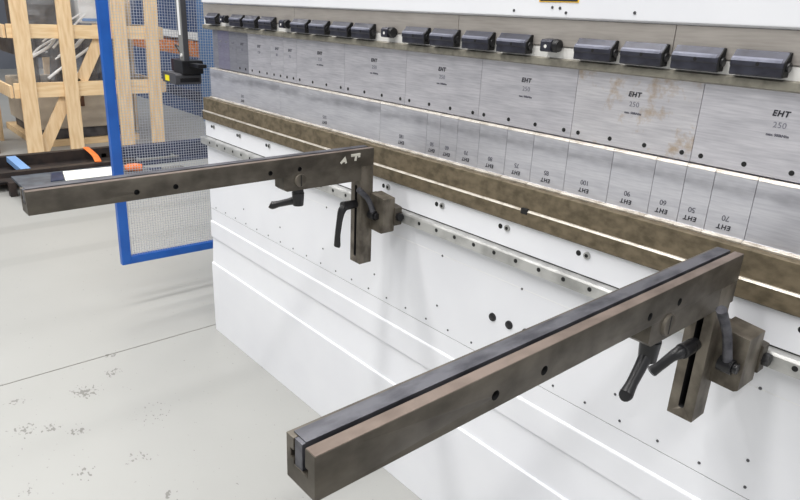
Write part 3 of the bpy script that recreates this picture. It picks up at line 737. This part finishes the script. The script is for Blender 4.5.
st = bmesh.new(); prism(st, [(-2.72,0.115),(-2.70,0.46),(-2.44,0.44),(-2.44,0.06)], 0.1185, 0.1205, 'z')
at_origin(st, (-2.58,0.28,0.129)); o = link('paper_sheet', finish(st, 'paper_sheet', 'paper'), None, (-2.58,0.28,0.129)); tag(o, 'white paper sheet lying on the slate trolley deck', 'paper')
st = bmesh.new(); prism(st, [(-2.70,0.03),(-2.70,0.105),(-2.46,0.055),(-2.46,-0.03)], 0.1185, 0.1235, 'z')
at_origin(st, (-2.58,0.05,0.129)); o = link('folder', finish(st, 'folder', 'navy_dark', 0.001), None, (-2.58,0.05,0.129)); tag(o, 'navy folder beside the white sheet on the trolley deck', 'folder')

nb = thing('steel_beam', 'navy steel beam on the floor behind the mesh guard', 'beam', (-3.2, 1.2, 0))
bm = bmesh.new(); box(bm, -3.30, -3.20, 0.70, 2.6, 0.0, 0.150); part('web', bm, 'navy_dark', nb, 0.002)
bm = bmesh.new(); box(bm, -3.20, -3.12, 0.70, 2.6, 0.0, 0.012); part('flange', bm, 'navy_dark', nb, 0.002)
bm = bmesh.new(); tube(bm, [(-3.11,0.78,0.055),(-3.11,1.15,0.055)], 0.010); cyl(bm, (-3.20,0.82,0.055), (-3.11,0.82,0.055), 0.008); cyl(bm, (-3.20,1.12,0.055), (-3.11,1.12,0.055), 0.008); part('rod', bm, 'grey_col', nb, label='pale rod along the beam')
bm = bmesh.new(); tube(bm, smooth_path([(-2.50,0.49,0.146),(-2.48,0.54,0.150),(-2.46,0.60,0.146)], 6), [0.022,0.025,0.028,0.028,0.028,0.028,0.028,0.03,0.03,0.03,0.03,0.028,0.024])
at_origin(bm, (-2.6,0.58,0.13)); o = link('strap_roll', finish(bm, 'strap_roll', 'orange'), None, (-2.6,0.58,0.13)); tag(o, 'orange strap roll on the trolley deck seen through the guard mesh', 'strap')
wd = thing('hand_tool', 'blue and pale hand tool on the floor behind the far arm', 'tool', (-2.84, 0.92, 0))
bm = bmesh.new(); tube(bm, [(-2.87,0.77,0.02),(-2.83,0.88,0.02)], 0.022); part('handle', bm, 'navy_dark', wd)
bm = bmesh.new(); box(bm, -2.87, -2.80, 0.885, 1.06, 0.0, 0.035); part('blade', bm, 'grey_col', wd, 0.003)

# ------------------------------------------------------------------ blue storage rack in the far background
rk = thing('storage_rack', 'big navy storage cabinet with white stripe and orange parts, far background', 'cabinet', (-5.6, 2.7, 0))
RX0, RX1, RY = -8.2, -3.6, 2.36
boxpart('lower_panel', (RX0, RX1, RY, RY+0.7, 0.0, 0.70), 'navy', rk, 0.005)
boxpart('back_panel', (RX0, RX1, RY+0.62, RY+0.7, 0.70, 0.93), 'navy_dark', rk)
boxpart('white_band', (RX0, RX1, RY-0.004, RY+0.7, 0.905, 0.99), 'white_matt', rk, 0.004, label='white stripe')
boxpart('upper_panel', (RX0, RX1, RY, RY+0.7, 0.99, 2.4), 'navy', rk, 0.005)
boxpart('kick_rail', (RX0, RX1, RY-0.01, RY, 0.18, 0.30), 'navy_dark', rk, 0.003)
boxpart('corner_post', (-5.03, -4.72, RY-0.10, RY-0.012, 0.0, 2.4), 'navy_light', rk, 0.004, label='lighter blue corner post')
random.seed(3)
x = RX0+0.1; k = 0
while x < RX1-0.35:
    w = random.uniform(0.2, 0.34)
    z0_ = 0.7005; hh = random.uniform(0.13, 0.195)
    t = bmesh.new(); prism(t, [(RY+0.03, z0_), (RY+0.01, z0_+hh), (RY+0.5, z0_+hh), (RY+0.5, z0_)], x, x+w)
    at_origin(t, (x+w/2, RY+0.25, z0_)); o = link('parts_bin', finish(t, 'parts_bin', 'orange_bin', 0.006), None, (x+w/2, RY+0.25, z0_))
    tag(o, 'orange parts bin on the open shelf of the navy cabinet', 'bin', 'orange bins on the cabinet shelf')
    x += w+0.03; k += 1

# ------------------------------------------------------------------ camera
cam = bpy.data.cameras.new('camera'); co = bpy.data.objects.new('camera', cam); COL.objects.link(co)
R = ((0.65068436,0.75817665,0.04216666),(0.28825539,-0.19525099,-0.9374358),(-0.70250885,0.62212958,-0.34559527))
mw = Matrix.Identity(4)
for i in range(3):
    mw[i][0] = R[0][i]; mw[i][1] = -R[1][i]; mw[i][2] = -R[2][i]
mw.translation = (2.38735745, -1.0702832, 1.32237171)
co.matrix_world = mw
cam.sensor_width = 36; cam.lens = 645.846777/800*36; cam.clip_start = 0.02
SC.camera = co

# ------------------------------------------------------------------ light: rows of ceiling luminaires and pale hall ambience
w = bpy.data.worlds.new('hall'); SC.world = w; w.use_nodes = True
bg = w.node_tree.nodes['Background']; bg.inputs['Color'].default_value = (0.96, 0.98, 1.0, 1); bg.inputs['Strength'].default_value = 1.0
_nt = w.node_tree
_tc = _nt.nodes.new('ShaderNodeTexCoord'); _sx = _nt.nodes.new('ShaderNodeSeparateXYZ'); _mr = _nt.nodes.new('ShaderNodeMapRange')
_nt.links.new(_tc.outputs['Generated'], _sx.inputs['Vector']); _nt.links.new(_sx.outputs['X'], _mr.inputs['Value'])
_mr.inputs['From Min'].default_value = -1; _mr.inputs['From Max'].default_value = 1
_mr.inputs['To Min'].default_value = 0.14; _mr.inputs['To Max'].default_value = 0.70
_nt.links.new(_mr.outputs['Result'], bg.inputs['Strength'])
for x, y, e in ((-6.0, -1.5, 150), (-3.2, -1.8, 110), (-0.42, -1.8, 190), (1.15, -2.0, 170), (4.2, -2.0, 150)):
    ld = bpy.data.lights.new('ceiling_luminaire', 'AREA'); ld.shape = 'RECTANGLE'; ld.size = 0.35; ld.size_y = 7.0
    ld.energy = e; ld.color = (1.0, 0.985, 0.96)
    lo = bpy.data.objects.new('ceiling_luminaire', ld); COL.objects.link(lo); lo.location = (x, y, 5.2)

vs = SC.view_settings
SC.display_settings.display_device = 'sRGB'
vs.view_transform = 'Standard'; vs.look = 'None'; vs.exposure = 0.2; vs.gamma = 1.0; vs.use_curve_mapping = False
